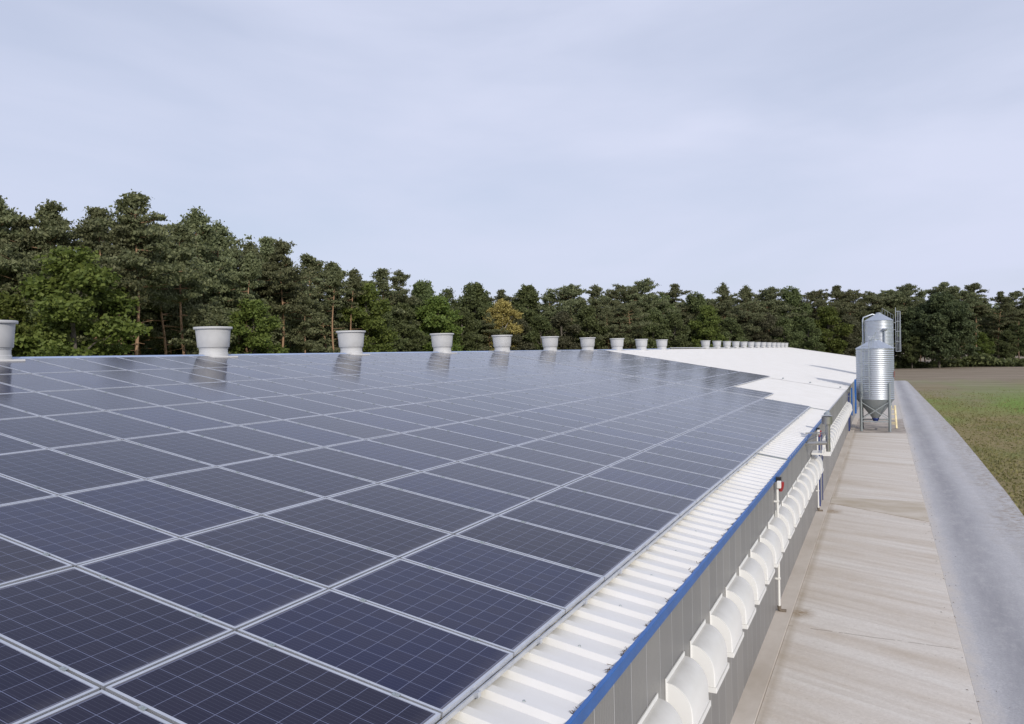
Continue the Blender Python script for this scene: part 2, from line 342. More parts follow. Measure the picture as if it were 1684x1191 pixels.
# ------------------------------------------------------------------ ground, road, apron (setting)
G = -2.93
ground = MB().add([(-900, -300, G-.03), (900, -300, G-.03), (900, 1200, G-.03), (-900, 1200, G-.03)], [(0, 1, 2, 3)]).build('ground', M_ground); tag(ground, kind='structure')
ap = MB().box(2.50, 5.11, -14, 44.4, G-.25, G); apron = ap.build('concrete_apron', M_conc, bevel=.008); tag(apron, kind='structure')
sl = MB().box(0, 1, 0, 1, -.02, .012); sl.v = [{0: (2.51, 22.75), 1: (5.10, 20.85), 2: (5.10, 23.8), 3: (2.51, 23.8)}[i % 4]+(G+v[2],) for i, v in enumerate(sl.v)]
sl = sl.build('concrete_slab', M_slab); tag(sl, kind='structure')
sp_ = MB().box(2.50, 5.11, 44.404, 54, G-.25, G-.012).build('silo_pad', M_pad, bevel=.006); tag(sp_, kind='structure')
gs = MB().box(2.2, 2.497, -14, 54, G-.25, G+.022).build('gutter_strip', M_strip, bevel=.006); tag(gs, kind='structure')
edge = [(-14, 7.30), (0, 7.40), (21, 7.47), (26, 7.55), (35, 7.60), (46, 7.62), (60, 7.50), (78, 7.27), (100, 7.05), (113, 6.9), (116, 6.7)]
rm = MB(); vs = []
for y, x in edge: vs += [(5.112, y, G-.006), (x, y, G-.006), (x+.02, y, G-.10)]
rm.add(vs, [t for i in range(len(edge)-1) for t in ((i*3, i*3+1, i*3+4, i*3+3), (i*3+1, i*3+2, i*3+5, i*3+4))])
road = rm.build('road', M_road); tag(road, kind='structure')
# ground of the pad behind the barn's silos, west side of the road
pad = MB().add([(2.2, 54.002, G-.012), (5.110, 54.002, G-.012), (5.110, 116, G-.010), (2.2, 116, G-.010)], [(0, 1, 2, 3)]).build('road', M_road); tag(pad, kind='structure')

# ------------------------------------------------------------------ barn
SL = 0.1690; cs, sn = math.cos(SL), math.sin(SL)
UE, UR = 2.29, -11.84
def P3(u, y, h=0.0):          # point on the panel plane (h measured along its normal)
    return (u*cs+h*sn, y, -u*sn+h*cs)
XR = UR*cs
def mirror(v): return (2*XR-v[0], v[1], v[2])
barn = empty('livestock_barn', (0, 0, 0)); tag(barn, 'long low barn with white ribbed roof, grey metal wall and blue eave trim', 'barn')
Y0, Y1 = -16.0, 149.0
RB = -0.075                   # rib tops below panel glass
secs = [(Y0, 13.95, 0.0), (13.95, 27.12, .025), (27.12, 41.4, .045), (41.4, Y1, .053)]
def roof_section(y0, y1, lift, name='roof'):
    m = MB(); pitch = .3440; y = y0; prof = []
    n = max(1, int(round((y1-y0)/pitch)))
    pitch = (y1-y0)/n
    for i in range(n):
        yy = y0+i*pitch
        prof += [(yy, 0), (yy+.085, 0), (yy+.120, -.040), (yy+pitch-.035, -.040)]
    prof.append((y1, 0))
    vs = []
    for (yy, h) in prof:
        hh = RB+h+lift
        vs += [P3(UE+ (.0 if lift == 0 else .012), yy, hh), P3(UR, yy, hh)]
    fs = [(2*i, 2*i+2, 2*i+3, 2*i+1) for i in range(len(prof)-1)]
    m.add(vs, fs)
    vm = [mirror(v) for v in vs]; m.add(vm, [tuple(reversed(f)) for f in fs])
    # sheet end facing the camera: closed edge band
    if lift > 0:
        m.add([P3(UE, y0, RB+lift-.040), P3(UE, y0, RB+lift-.055), P3(UR, y0, RB+lift-.055), P3(UR, y0, RB+lift-.040)], [(0, 1, 2, 3)])
    return m
for a, b, l in secs: roof_section(a, b, l).build('roof', M_roof, barn)
# profile fillers in the two visible steps: dark foam teeth between the ribs
for (ys, l) in ((13.95, .025), (27.12, .045)):
    m = MB(); n = 22
    for i in range(n):
        u = 1.70+i*(UE-1.70)/n; m.add([P3(u, ys-.006, RB+l-.045), P3(u+.016, ys-.006, RB+l-.045), P3(u+.016, ys-.006, RB+l-.002), P3(u, ys-.006, RB+l-.002)], [(0, 1, 2, 3)])
    m.add([P3(1.66, ys-.004, RB-.03+l-.045), P3(UE, ys-.004, RB-.03+l-.045), P3(UE, ys-.004, RB+l-.01), P3(1.66, ys-.004, RB+l-.01)], [(0, 1, 2, 3)])
    m.build('closure_strip', M_galvd, barn)
ztop_wall = P3(UE, 0, RB-.05)[2]
WX = 2.22
w = MB(); w.box(2*XR-WX, WX, Y0, Y1-.3, G-.3, ztop_wall)
gz = -UR*sn+RB-.05
w.add([(2*XR-WX, Y0, ztop_wall), (WX, Y0, ztop_wall), (XR, Y0, gz), (2*XR-WX, Y1-.3, ztop_wall), (WX, Y1-.3, ztop_wall), (XR, Y1-.3, gz)], [(0, 1, 2), (5, 4, 3)])
w.build('wall', M_wall, barn)
for (ya, yb, l) in ((Y0, 13.93, 0.0), (13.95, 27.1, .025), (27.12, Y1, .045)):
    m = MB(); zt = P3(UE, 0, RB+.004)[2]+l
    m.box(WX+.002, WX+.036, ya, yb, zt-(.096 if l < .04 else .055), zt-(0 if l < .04 else .008)); m.build('fascia', M_blue if l < .04 else M_fasc, barn, bevel=.004)
m = MB(); m.box(2*XR-WX-.04, 2*XR-WX-.002, Y0, Y1-.35, ztop_wall-.1, ztop_wall+.02); m.build('fascia', M_blue, barn)
# ridge cap
m = MB(); vs = []
for yy in (Y0, 60.0): vs += [P3(UR+.13, yy, -.02), (XR, yy, -UR*sn+.010), mirror(P3(UR+.13, yy, -.02))]
m.add(vs, [(0, 3, 4, 1), (1, 4, 5, 2)]); M_cap = simple('pale_blue_ridge_metal', (.30, .38, .56), .45, .1, .06, 1); m.build('ridge_cap', M_cap, barn)
m = MB(); vs = []
for yy in (60.02, Y1): vs += [P3(UR+.16, yy, .06), (XR, yy, -UR*sn+.085), mirror(P3(UR+.16, yy, .06))]
m.add(vs, [(0, 3, 4, 1), (1, 4, 5, 2)]); m.build('ridge_cap', M_roof, barn)
# roof cable sockets on the white area (three little dots on the cross seam)
for u in (-.9, .5, 2.0):
    MB().lathe([(.05, 0), (.05, .05), (.02, .07)], 12, P3(u, 41.6, .03), capt=True).build('roof_fixing', M_galvd, barn, smooth=True)
# screws along the strip: small heads on ribs are part of the roof look
m = MB(); rr = random.Random(5)
for i in range(-10, 78):
    yy = Y0+.344*0+ i*.344+.04
    if yy > 27: break
    for u in (1.95,):
        if i % 3 == 0: m.lathe([(.011, 0), (.008, .008)], 8, P3(u, yy, RB+.0), capt=True)
m.build('roof_screws', M_galvd, barn)
# service doors in the long wall under the flues
def service_door(y0, y1):
    m = MB(); m.box(WX+.002, WX+.05, y0, y1, G+.02, G+2.05); d = m.build('door', M_wall, barn, bevel=.004)
    f = MB(); f.box(WX+.002, WX+.07, y0-.05, y0-.002, G+.02, G+2.14); f.box(WX+.002, WX+.07, y1+.002, y1+.05, G+.02, G+2.14); f.box(WX+.002, WX+.07, y0-.002, y1+.002, G+2.052, G+2.10)
    f.build('door_frame', M_bluedark, d); MB().tube([(WX+.05, y0+.15, G+1.05), (WX+.11, y0+.15, G+1.05), (WX+.11, y0+.28, G+1.05)], .012, 8).build('handle', M_black, d, smooth=True)
service_door(22.1, 23.1)
service_door(44.9, 45.9)

# ------------------------------------------------------------------ solar panels
random.seed(4)
def make_panel():
    e = empty('solar_panel')
    fr = MB(); L, W, t, w_ = .825, .4935, .035, .021
    for (x0, x1, y0, y1) in ((-L, L, -W, -W+w_), (-L, L, W-w_, W), (-L, -L+w_, -W+w_, W-w_), (L-w_, L, -W+w_, W-w_)): fr.box(x0, x1, y0, y1, -t, .0)
    fr.build('frame', M_alu, e)
    MB().box(-L+w_, L-w_, -W+w_, W-w_, -.012, -.0035).build('glass', M_panel, e)
    for sx in (-.5, .5):
        c = MB(); c.box(sx-.025, sx+.025, W-.007, W+.023, .0005, .005); c.lathe([(.007, .005), (.007, .010)], 8, (sx, W+.008, 0), capt=True); c.build('clamp', M_galvd, e)
    return e
PU, PV = 1.67, 1.00870
cells = []
for c in range(-1, 7):
    for i in range(-5, 27): cells.append((c, i, 1))
    if c == 0: n2 = 3
    elif c > 0: n2 = 15
    else: n2 = 0
    for i in range(n2): cells.append((c, i, 2))
proto = None; cnt = {}; vis = []
for c, i, blk in cells:
    u = -(c+.5)*PU; y = (i+.5)*PV+ (0 if blk == 1 else 27.36)
    ok = False
    for du in (-.8, -.4, 0, .4, .8):
        for dy in (-.48, -.2, .2, .48):
            q = proj(P3(u+du, y+dy))
            if q and -4 < q[0] < 1688 and q[1] < 1195: ok = True
    if ok: vis.append((c, i, blk, u, y))
rowname = {-1: 'the lowest row along the eave', 0: 'the second row up from the eave', 1: 'the third row up from the eave', 2: 'the fourth row up from the eave', 3: 'the fifth row up from the eave', 4: 'the sixth row up from the eave', 5: 'the row next below the ridge row', 6: 'the top row under the ridge'}
for c, i, blk, u, y in vis:
    k = cnt.get((c, blk), 0)+1; cnt[(c, blk)] = k
    if proto is None: proto = make_panel(); p = proto
    else: p = copy_tree(proto)
    p.location = P3(u+random.uniform(-.002, .002), y, 0.0 if blk == 1 else .018); p.rotation_euler = (random.uniform(-.004, .004), SL+random.uniform(-.003, .003), 0)
    r = rowname[c]
    if blk == 1: lab = '%s solar panel from the picture edge in %s' % (ordw(k), r)
    else: lab = '%s solar panel past the white cross gap in %s' % (ordw(k), r)
    tag(p, lab, 'solar panel', 'solar panels laid in rows on the roof')
# aluminium end rail just visible along the lower edge of the array
r_ = MB(); r_.bar(P3(1.676, -3, -.052), P3(1.676, 27.2, -.052), .014, .03)
for i in range(-3, 28, 1): r_.box(*[a for a in (1.645, 1.668, i*1.0087+.4, i*1.0087+.44)], P3(1.66, 0, RB)[2], P3(1.66, 0, -.04)[2])
er = r_.build('mounting_rail', M_alu); tag(er, 'long aluminium rail edging the solar panels beside the bare white roof strip', 'rail')

# ------------------------------------------------------------------ ridge ventilators
def make_vent():
    e = empty('roof_ventilator')
    MB().lathe([(.385, -.03), (.385, .07), (.372, .085), (.372, .19), (.385, .20), (.388, .237)], 40).build('neck', M_vent, e, smooth=True)
    MB().lathe([(.412, .235), (.418, .243), (.438, .48), (.462, .722), (.445, .722), (.40, .30), (.398, .237)], 40).build('bowl', M_vent, e, smooth=True)
    MB().lathe([(.466, .722), (.505, .726), (.512, .738), (.512, .775), (.505, .785), (.462, .785), (.450, .74)], 40).build('rim', M_vent, e, smooth=True)
    MB().lathe([(.0, .62), (.43, .62)], 24).build('shutter', M_black, e)
    m = MB(); m.box(-.47, .47, -.44, .44, -.06, -.010); m.build('base_plate', M_roof, e, bevel=.01)
    return e
v0 = None
vy = [6.42, 12.05, 17.88, 23.72, 29.10, 34.80, 40.55, 46.2, 51.9, 57.65]+[74.4+5.81*k for k in range(13)]
for k, y in enumerate(vy):
    v = v0 = make_vent() if v0 is None else v0
    if k: v = copy_tree(v0)
    v.scale = (.94, .94, .96)
    v.location = (XR, y, -UR*sn-.035+(.03 if y > 60 else 0)); v.rotation_euler = (0, 0, random.uniform(-.5, .5))
    if k < 10: lab = 'pale round roof ventilator on the ridge, %s from the left' % ordw(k+1)
    else: lab = 'small far roof ventilator on the white ridge, %s past the long gap' % ordw(k-9)
    if k == 0: lab = 'pale round roof ventilator cut off by the left picture edge'
    tag(v, lab, 'roof vent', 'round ventilators along the roof ridge')
    for ch in v.children: 
        if ch.name.startswith('base_plate'): ch.rotation_euler = (0, 0, -v.rotation_euler[2])

# ------------------------------------------------------------------ air inlet hoods on the wall
def make_hood():
    e = empty('air_inlet_hood'); W = .70; D = .245; H = .47
    MB().box(.0, .014, -W/2-.012, W/2+.012, -H+.02, .03).build('flange', M_hood, e, bevel=.004)
    prof = [(.014, -.012)]
    for k in range(1, 13):
        a = math.pi/2*k/12; prof.append((.014+(D-.014)*math.sin(a), -.012-(1-math.cos(a))*.285))
    prof += [(D+.002, -.36), (D+.004, -H+.055)]
    m = MB(); n = len(prof); ins = .035
    # shell with rounded shoulders: three loops across the width
    ys = [(-W/2+.006, .965), (-W/2+.002, .985), (-W/2+.018, 1.0), (W/2-.018, 1.0), (W/2-.002, .985), (W/2-.006, .965)]
    ys = [(-W/2, .955), (-W/2+.006, .985), (-W/2+.022, 1.0), (W/2-.022, 1.0), (W/2-.006, .985), (W/2, .955)]
    vs = []
    for yy, sc in ys:
        for (x, z) in prof: vs.append((.014+(x-.014)*sc, yy, z*sc if z > -.3 else z-(1-sc)*0))
    fs = [(j*n+i, j*n+i+1, (j+1)*n+i+1, (j+1)*n+i) for j in range(len(ys)-1) for i in range(n-1)]
    m.add(vs, fs)
    # side cheeks
    for j, flip in ((0, False), (len(ys)-1, True)):
        c = len(m.v); m.v.append((.014, ys[j][0], -H+.055)); b = j*n
        for i in range(n-1): m.f.append((c, b+i+1, b+i) if not flip else (c, b+i, b+i+1))
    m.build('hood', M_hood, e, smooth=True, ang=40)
    l = MB(); l.box(.015, D+.018, -W/2-.010, -W/2+.006, -H, -H+.058); l.box(.015, D+.018, W/2-.006, W/2+.010, -H, -H+.058); l.box(D-.002, D+.018, -W/2+.006, W/2-.006, -H, -H+.058)
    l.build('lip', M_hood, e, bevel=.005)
    g = MB()
    g.box(.02, D-.004, -W/2+.008, W/2-.008, -H+.05, -H+.054); g.build('grille', M_black, e)
    return e
h0 = None; k1 = 0
hoods = [(1.30+1.0*k, 1) for k in range(0, 20)]+[(24.15+1.0*k, 2) for k in range(20)]
for y, ser in hoods:
    q = proj((2.4, y+.35, -1.3))
    if ser == 1 and (q is None or q[1] > 1240): continue
    h = h0 = make_hood() if h0 is None else h0
    if not (k1 == 0): h = copy_tree(h0)
    k1 += 1
    if ser == 2 and not any(1 for _ in ()) and abs(y-24.15) < .01: k2 = k1
    h.location = (WX+.001, y+random.uniform(-.008, .008), -1.15+random.uniform(-.006, .006)); h.rotation_euler = (random.uniform(-.008, .008), 0, 0)
    if ser == 1: lab = 'white curved air inlet hood on the grey wall, %s from the bottom edge' % ordw(k1)
    else: lab = 'white curved air inlet hood beyond the flue pipe, %s from the flue' % ordw(k1-k2+1)
    tag(h, lab, 'air inlet hood', 'white air inlet hoods along the barn wall')

# ------------------------------------------------------------------ downpipes and red alarm units
def downpipe(y, lab, ztop):
    e = empty('downpipe', (WX+.06, y, G)); tag(e, lab, 'pipe')
    MB().tube([(0, 0, .10), (0, 0, ztop-G)], .023, 12).build('pipe', M_white, e, smooth=True)
    for z in (.6, 1.3, 2.0): MB().box(-.058, .03, -.03, .03, z, z+.03).build('bracket', M_white, e)
    MB().tube([(0, 0, .12), (0, 0, .06), (.03, 0, .03), (.12, 0, .035)], .036, 12).build('shoe', M_twig, e, smooth=True)
downpipe(11.80, 'white pipe down the grey wall with rusty foot, nearest the camera', -.66)
downpipe(21.30, 'white pipe down the wall beside the stained slab, just before the blue door frame', -.66)
def alarm(y, lab):
    e = empty('alarm_lamp', (WX+.03, y, -.60)); tag(e, lab, 'alarm lamp', 'red and white alarm units under the eave')
    MB().lathe([(.0, -.15), (.025, -.145), (.052, -.09), (.062, -.03), (.062, .03)], 20, (.08, .12, 0), capt=True).build('red_cover', M_red, e, smooth=True)
    MB().box(.03, .10, -.02, .07, -.07, .06).build('housing', M_white, e, bevel=.01)
    MB().box(-.03, .09, .05, .19, .031, .11).build('bracket', M_black, e, bevel=.005)
alarm(11.75, 'red and white alarm unit under the blue eave above the nearer white pipe')
alarm(21.25, 'red and white alarm unit under the eave behind the flue pipe')

# ------------------------------------------------------------------ stainless flue
fl = empty('flue_pipe', (2.74, 18.2, 0)); tag(fl, 'stainless steel flue pipe standing off the barn wall at the eave', 'flue pipe')
MB().tube([(.02, 0, -.78), (.02, 0, -.10)], .052, 18).build('stack', M_steel, fl, smooth=True)
MB().lathe([(.06, -.10), (.125, -.085), (.128, .10), (.115, .105), (.110, .0)], 24).build('terminal', M_steel, fl, smooth=True)
MB().lathe([(.135, .125), (.02, .165), (0, .168)], 24).build('cap', M_steel, fl, smooth=True)
MB().tube([(-.52, 0, -.60), (.02, 0, -.56)], .048, 16).build('branch_pipe', M_steel, fl, smooth=True)
m = MB(); m.bar((-.52, .1, -.34), (.02, .0, -.30), .03, .03); m.bar((-.52, .1, -.55), (-.06, .02, -.31), .02, .02); m.build('wall_bracket', M_steel, fl)
for z in (-.70, -.45, -.22): MB().lathe([(.053, -.012), (.062, -.008), (.062, .008), (.053, .012)], 18, (.02, 0, z)).build('clamp_band', M_steel, fl, smooth=True)
f2 = empty('flue_pipe', (2.62, 20.3, 0)); tag(f2, 'short dull vent pipe just behind the stainless flue at the eave', 'flue pipe')
MB().tube([(0, 0, -.95), (0, 0, -.12)], .055, 16).build('stack', M_galvd, f2, smooth=True)
MB().lathe([(.09, -.12), (.09, .02), (.02, .08), (0, .08)], 20).build('cap', M_galvd, f2, smooth=True)
MB().bar((-.38, 0, -.55), (0, 0, -.5), .03).build('wall_bracket', M_galvd, f2)
hb = MB(); hb.box(0, .30, -.32, .32, 0, .045); hb.box(.27, .30, -.32, .32, .045, .14)
tr = hb.build('condensate_tray', M_white); tr.location = (WX+.03, 19.9, -1.05); tag(tr, 'small white tray fixed to the wall under the flue pipe', 'tray')

# ------------------------------------------------------------------ silos
def make_silo(x, y, Rr, ztop, apex, zbot, ztip, name_label, ladder_deg, cage, legs_rot, top_extra):
    e = empty('feed_silo', (x, y, G)); tag(e, name_label, 'silo', 'galvanised feed silos beside the barn'); g = -G
    prof = []; z = zbot; k = 0; N = int((ztop-zbot)/.105)
    for i in range(N*4+1):
        zz = zbot+(ztop-zbot)*i/(N*4); ph = i % 4
        sect = (zz-zbot) % .92
        prof.append((Rr+.019*math.sin(2*math.pi*ph/4), zz+g))
    body = MB().lathe(prof, 64).build('cylinder', M_galv, e, smooth=True, ang=80)
    # roof cone with radial folds
    m = MB(); n = 24; vs = []; fs = []
    for k in range(n*2):
        a = math.pi*k/n; l = .018 if k % 2 == 0 else 0
        vs += [((Rr+.04)*math.cos(a), (Rr+.04)*math.sin(a), ztop-.03+g+l), (.20*math.cos(a), .20*math.sin(a), apex-.04+g+l*.3)]
    for k in range(n*2): j = (k+1) % (n*2); fs.append((2*k, 2*j, 2*j+1, 2*k+1))
    m.add(vs, fs); m.build('roof', M_galvd if False else M_galv, e)
    MB().lathe([(.21, apex-.06+g), (.22, apex+g), (.20, apex+.03+g), (.02, apex+.06+g), (0, apex+.06+g)], 24).build('lid', M_galv, e, smooth=True)
    MB().lathe([(Rr+.02, zbot+.02+g), (Rr-.01, zbot-.04+g), (.60*Rr, zbot-(zbot-ztip)*.42+g), (.17, ztip+.18+g)], 48).build('hopper', M_galvd, e, smooth=True)
    MB().lathe([(.18, ztip+.19+g), (.19, ztip+.15+g), (.12, ztip+g), (.10, ztip-.06+g)], 20, capb=True).build('outlet', M_bluedark, e, smooth=True)
    pts = []
    for q in range(4):
        a = R(legs_rot+90*q); cx, cy = (Rr+.05)*math.cos(a), (Rr+.05)*math.sin(a); pts.append((cx, cy, a))
        l = MB(); tx, ty = -math.sin(a)*.055, math.cos(a)*.055; ox, oy = math.cos(a)*.05, math.sin(a)*.05
        top = zbot+.92+g
        l.bar((cx-tx*.8, cy-ty*.8, 0), (cx-tx*.8, cy-ty*.8, top), .012, .10, up=(math.cos(a), math.sin(a), 0))
        l.bar((cx+tx*.8, cy+ty*.8, 0), (cx+tx*.8, cy+ty*.8, top), .012, .10, up=(math.cos(a), math.sin(a), 0))
        l.bar((cx+ox*.9, cy+oy*.9, 0), (cx+ox*.9, cy+oy*.9, top), .10, .012, up=(math.cos(a), math.sin(a), 0))
        l.box(cx-.09, cx+.09, cy-.09, cy+.09, 0, .012)
        l.build('leg', M_galvd, e)
    for q in range(4):
        a, b = pts[q], pts[(q+1) % 4]; m = MB(); zl = .55; zh = zbot+g-.12
        m.bar((a[0], a[1], zl), (b[0], b[1], zl), .06, .06); m.bar((a[0], a[1], zl+.1), (b[0], b[1], zh), .05, .04); m.bar((b[0], b[1], zl+.1), (a[0], a[1], zh), .05, .04)
        m.build('brace', M_galvd, e)
    # ladder
    a = R(ladder_deg); rx, ry = math.cos(a), math.sin(a); tx, ty = -ry, rx; lr = Rr+.16; z0 = zbot+.1+g if not cage else zbot+1.6+g; z1 = ztop+(.95 if cage else .35)+g
    m = MB()
    for s in (-.2, .2): m.bar((rx*lr+tx*s, ry*lr+ty*s, z0), (rx*lr+tx*s, ry*lr+ty*s, z1), .03, .03)
    zz = z0+.1
    while zz < z1: m.bar((rx*lr-tx*.2, ry*lr-ty*.2, zz), (rx*lr+tx*.2, ry*lr+ty*.2, zz), .022); zz += .28
    for zz in (z0+.3, (z0+z1)/2, ztop+g-.2):
        for s in (-.2, .2): m.bar((rx*lr+tx*s, ry*lr+ty*s, zz), (rx*Rr+tx*s, ry*Rr+ty*s, zz), .02)
    m.build('ladder', M_galv if cage else M_galvd, e)
    # safety cage
    m = MB(); cz0 = z0+(.4 if not cage else 0.0); hoop = []
    zz = cz0
    while zz <= z1+.01:
        P_ = []
        for k in range(9):
            t = math.pi*k/8; P_.append((rx*(lr+.34*math.sin(t))+tx*.26*math.cos(t), ry*(lr+.34*math.sin(t))+ty*.26*math.cos(t), zz))
        hoop.append(P_); m.tube(P_, .014 if not cage else .016, 6); zz += .78
    for k in range(1, 8, 2 if not cage else 1):
        m.bar(hoop[0][k], hoop[-1][k], .02 if not cage else .02, .02)
    m.build('safety_cage', M_galv if cage else M_galvd, e)
    # handrail on the cone
    m = MB()
    for kk in range(5):
        t = kk/4; r0 = Rr*(1-t)+.25*t; z_ = (ztop*(1-t)+apex*t)+g; m.bar((rx*r0+tx*.2, ry*r0+ty*.2, z_), (rx*r0+tx*.2, ry*r0+ty*.2, z_+.4), .02)
    m.bar((rx*Rr+tx*.2, ry*Rr+ty*.2, ztop+g+.4), (rx*.25+tx*.2, ry*.25+ty*.2, apex+g+.4), .022)
    m.build('handrail', M_galvd, e)
    return e, body
s1, b1 = make_silo(3.60, 46.0, .975, 1.74, 2.24, -1.15, -2.42, 'front galvanised feed silo with ribbed cylinder and grey hopper on legs', -114, False, -46, 0)
m = MB(); rr_ = .99
vs = []
for k in range(5):
    a = R(-14+k*5); vs += [(rr_*math.cos(a), rr_*math.sin(a), 3.0), (rr_*math.cos(a), rr_*math.sin(a), 3.35)]
m.add([(v[0]*1.008, v[1]*1.008, v[2]) for v in vs], [(2*k, 2*k+2, 2*k+3, 2*k+1) for k in range(4)]); m.build('warning_sticker', M_red, s1)
s2, b2 = make_silo(3.76, 65.0, 1.03, 3.86, 4.42, -.2, -1.9, 'taller rear silo whose pipe and caged ladder rise behind the front silo', 0, True, -46, 0)
g = -G
# filling pipe on silo 2 (left, bent over the roof) and small pipes
MB().tube([(-1.15, -.2, .9), (-1.15, -.2, 3.86+g+.10), (-1.10, -.2, 3.86+g+.26), (-.45, -.1, 4.36+g), (-.30, -.05, 4.30+g)], .055, 12).build('filling_pipe', M_galv, s2, smooth=True)
MB().tube([(.42, -1.12, 1.2), (.42, -1.12, 2.98+g)], .07, 12).build('exhaust_pipe', M_galv, s2, smooth=True)
MB().lathe([(.10, 0), (.22, .12), (.20, .15), (.02, .22), (0, .22)], 16, (.42, -1.12, 3.02+g)).build('exhaust_cowl', M_galv, s2, smooth=True)
MB().box(-.34, -.02, -.14, .14, 2.20+g, 2.42+g).build('hatch', M_galv, s1, bevel=.01)
MB().bar((-.40, -.1, 2.36+g), (-.40, -.1, 3.0+g), .02).build('hatch_lever', M_galvd, s1)

# blue feed chutes between the barn and the front silo
for (x, z0, z1, wd, lab) in ((2.63, -1.84, .04, .095, 'thicker blue steel chute between the barn wall and the front silo'), (2.44, -1.95, -.42, .07, 'thinner blue steel chute close against the barn wall by the front silo')):
    e = empty('feed_chute', (x, 44.0, 0)); tag(e, lab, 'chute')
    MB().box(-wd/2, wd/2, -wd/2, wd/2, z0, z1).build('chute', M_blue, e, bevel=.006)
    MB().bar((0, 0, (z0+z1)/2+.3), (-(x-WX), 0, (z0+z1)/2+.3), .03).build('wall_bracket', M_galvd, e)
    MB().tube([(-.07, -.04, z1-.1), (-.09, -.05, z1-.7), (-.04, -.05, z1-1.1), (-.08, -.04, z0+.1)], .014, 8).build('cable', M_galvd, e, smooth=True)
# stepladder leaning beyond the front silo
e = empty('stepladder', (4.50, 47.6, G)); tag(e, 'pale yellow wooden stepladder standing beside the front silo leg', 'stepladder')
m = MB()
for s in (-.16, .16): m.bar((s*1.15, -.30, 0), (s*.7, 0, 1.30), .09, .09)
m.build('front_frame', M_yellow, e)
m = MB()
for k in range(4): z_ = .25+.28*k; t = z_/1.3; m.bar((-.17*(1-t*.35), -.3*(1-t), z_), (.17*(1-t*.35), -.3*(1-t), z_), .14, .03)
m.build('tread', M_yellow, e)
m = MB()
for s in (-.16, .16): m.bar((s*1.15, .32, 0), (s*.7, 0.02, 1.27), .04, .05)
m.bar((-.17, .26, .3), (.17, .26, .3), .04); m.build('rear_frame', M_yellow, e)

# ------------------------------------------------------------------ vegetation builders
def tuft_quads(rng, C, size, per, elong, zs=.38, up=0.0):
    """C (n,3) centres -> quads around each centre"""
    n = len(C)*per; c = np.repeat(C, per, 0)+rng.normal(0, 1, (n, 3))*np.array([size*.55, size*.55, size*zs])
    a = rng.normal(0, 1, (n, 3)); a[:, 2] += up; a /= np.linalg.norm(a, axis=1, keepdims=True)+1e-9
    b = rng.normal(0, 1, (n, 3)); b -= (b*a).sum(1, keepdims=True)*a; b /= np.linalg.norm(b, axis=1, keepdims=True)+1e-9
    l = (size*elong*rng.uniform(.6, 1.3, (n, 1)))*.5; w_ = l/elong*rng.uniform(.5, 1.0, (n, 1))
    return np.stack([c-a*l-b*w_*.4, c-a*l*.2-b*w_, c+a*l, c+a*l*.1+b*w_], 1)
def pine_crown(seed, H=17.0, base=.38, wid=2.6, dens=1.0, flat=False):
    rng = np.random.default_rng(seed); cs_ = []; br = MB()
    z = H*base; lean = rng.normal(0, .25, 2)
    def tr(z): t = z/H; return np.array([lean[0]*t*t*2+.15*math.sin(z*.5+seed), lean[1]*t*t*2+.15*math.cos(z*.43+seed*2), z])
    while z < H*.985:
        t = (z-H*base)/(H*(1-base))
        w_ = wid*((.70+t) if t < .3 else (1-((t-.3)/.7)**1.15)*.90+.08) if not flat else wid*(.66+.5*t if t < .6 else .96-(t-.6)*1.75)
        w_ = max(w_, .35)*(1+.28*math.sin(z*2.1+seed*1.7))
        nb = rng.integers(3, 7)
        for k in range(nb):
            if rng.random() < .30: continue
            a = rng.uniform(0, 2*math.pi); L = w_*rng.uniform(.35, 1.45); rise = rng.uniform(-.05, .45) if t < .75 else rng.uniform(.3, .9)
            p0 = tr(z); d = np.array([math.cos(a), math.sin(a), rise*.6])
            pe = p0+d*L; br.tube([p0, p0+d*L*.5+np.array([0, 0, -.06*L]), pe], [.055*(1-t*.6), .035, .012], 4, cap=False)
            m_ = max(3, int(L*4.2*dens))
            for j in range(m_):
                s = (.30+.70*(j+1)/m_); q = p0+d*L*s; sp = .32*L*(s**.5)*.55
                q = q+rng.normal(0, 1, 3)*np.array([sp, sp, sp*.30])+np.array([0, 0, .10]); cs_.append(q)
        z += rng.uniform(.34, .62)*(1 if not flat else .7)
    for k in range(1 if flat else 4):       # upright leaders at the top
        a = rng.uniform(0, 6.28); r_ = rng.uniform(.1, 1.0)*(k > 0); zt = H*(1-.035*k*rng.uniform(.5, 1.6)); p_ = tr(H*.93)+np.array([math.cos(a)*r_, math.sin(a)*r_, 0])
        for j in range(9): cs_.append(np.array([p_[0], p_[1], zt-.14*j])+rng.normal(0, 1, 3)*np.array([.02+.03*j, .02+.03*j, .05]))
    C = np.array(cs_)
    Q = tuft_quads(rng, C, .42, 12, .85, .24, up=.3)
    Q2 = tuft_quads(rng, C, .40, 26, 1.05, .28, up=.9)
    Q2 = Q2.mean(1, keepdims=True)+(Q2-Q2.mean(1, keepdims=True))*.62; Q = Q.mean(1, keepdims=True)+(Q-Q.mean(1, keepdims=True))*.5
    # trunk
    tm = MB(); pts = [tr(zz) for zz in np.linspace(-.3, H*.97, 12)]; tm.tube(pts, [.165*(1-.80*i/11) for i in range(12)], 9, cap=False)
    b = len(tm.v); tm.v += br.v; tm.f += [tuple(b+i for i in f) for f in br.f]
    # bare dead stubs below the crown
    for k in range(14):
        zz = rng.uniform(H*.18, H*(base+.1)); a = rng.uniform(0, 6.28); p0 = tr(zz); L = rng.uniform(.4, 1.6); tm.tube([p0, p0+np.array([math.cos(a)*L, math.sin(a)*L, rng.uniform(-.2, .3)*L])], [.03, .01], 4, cap=False)
    return tm, np.concatenate([Q, Q2])
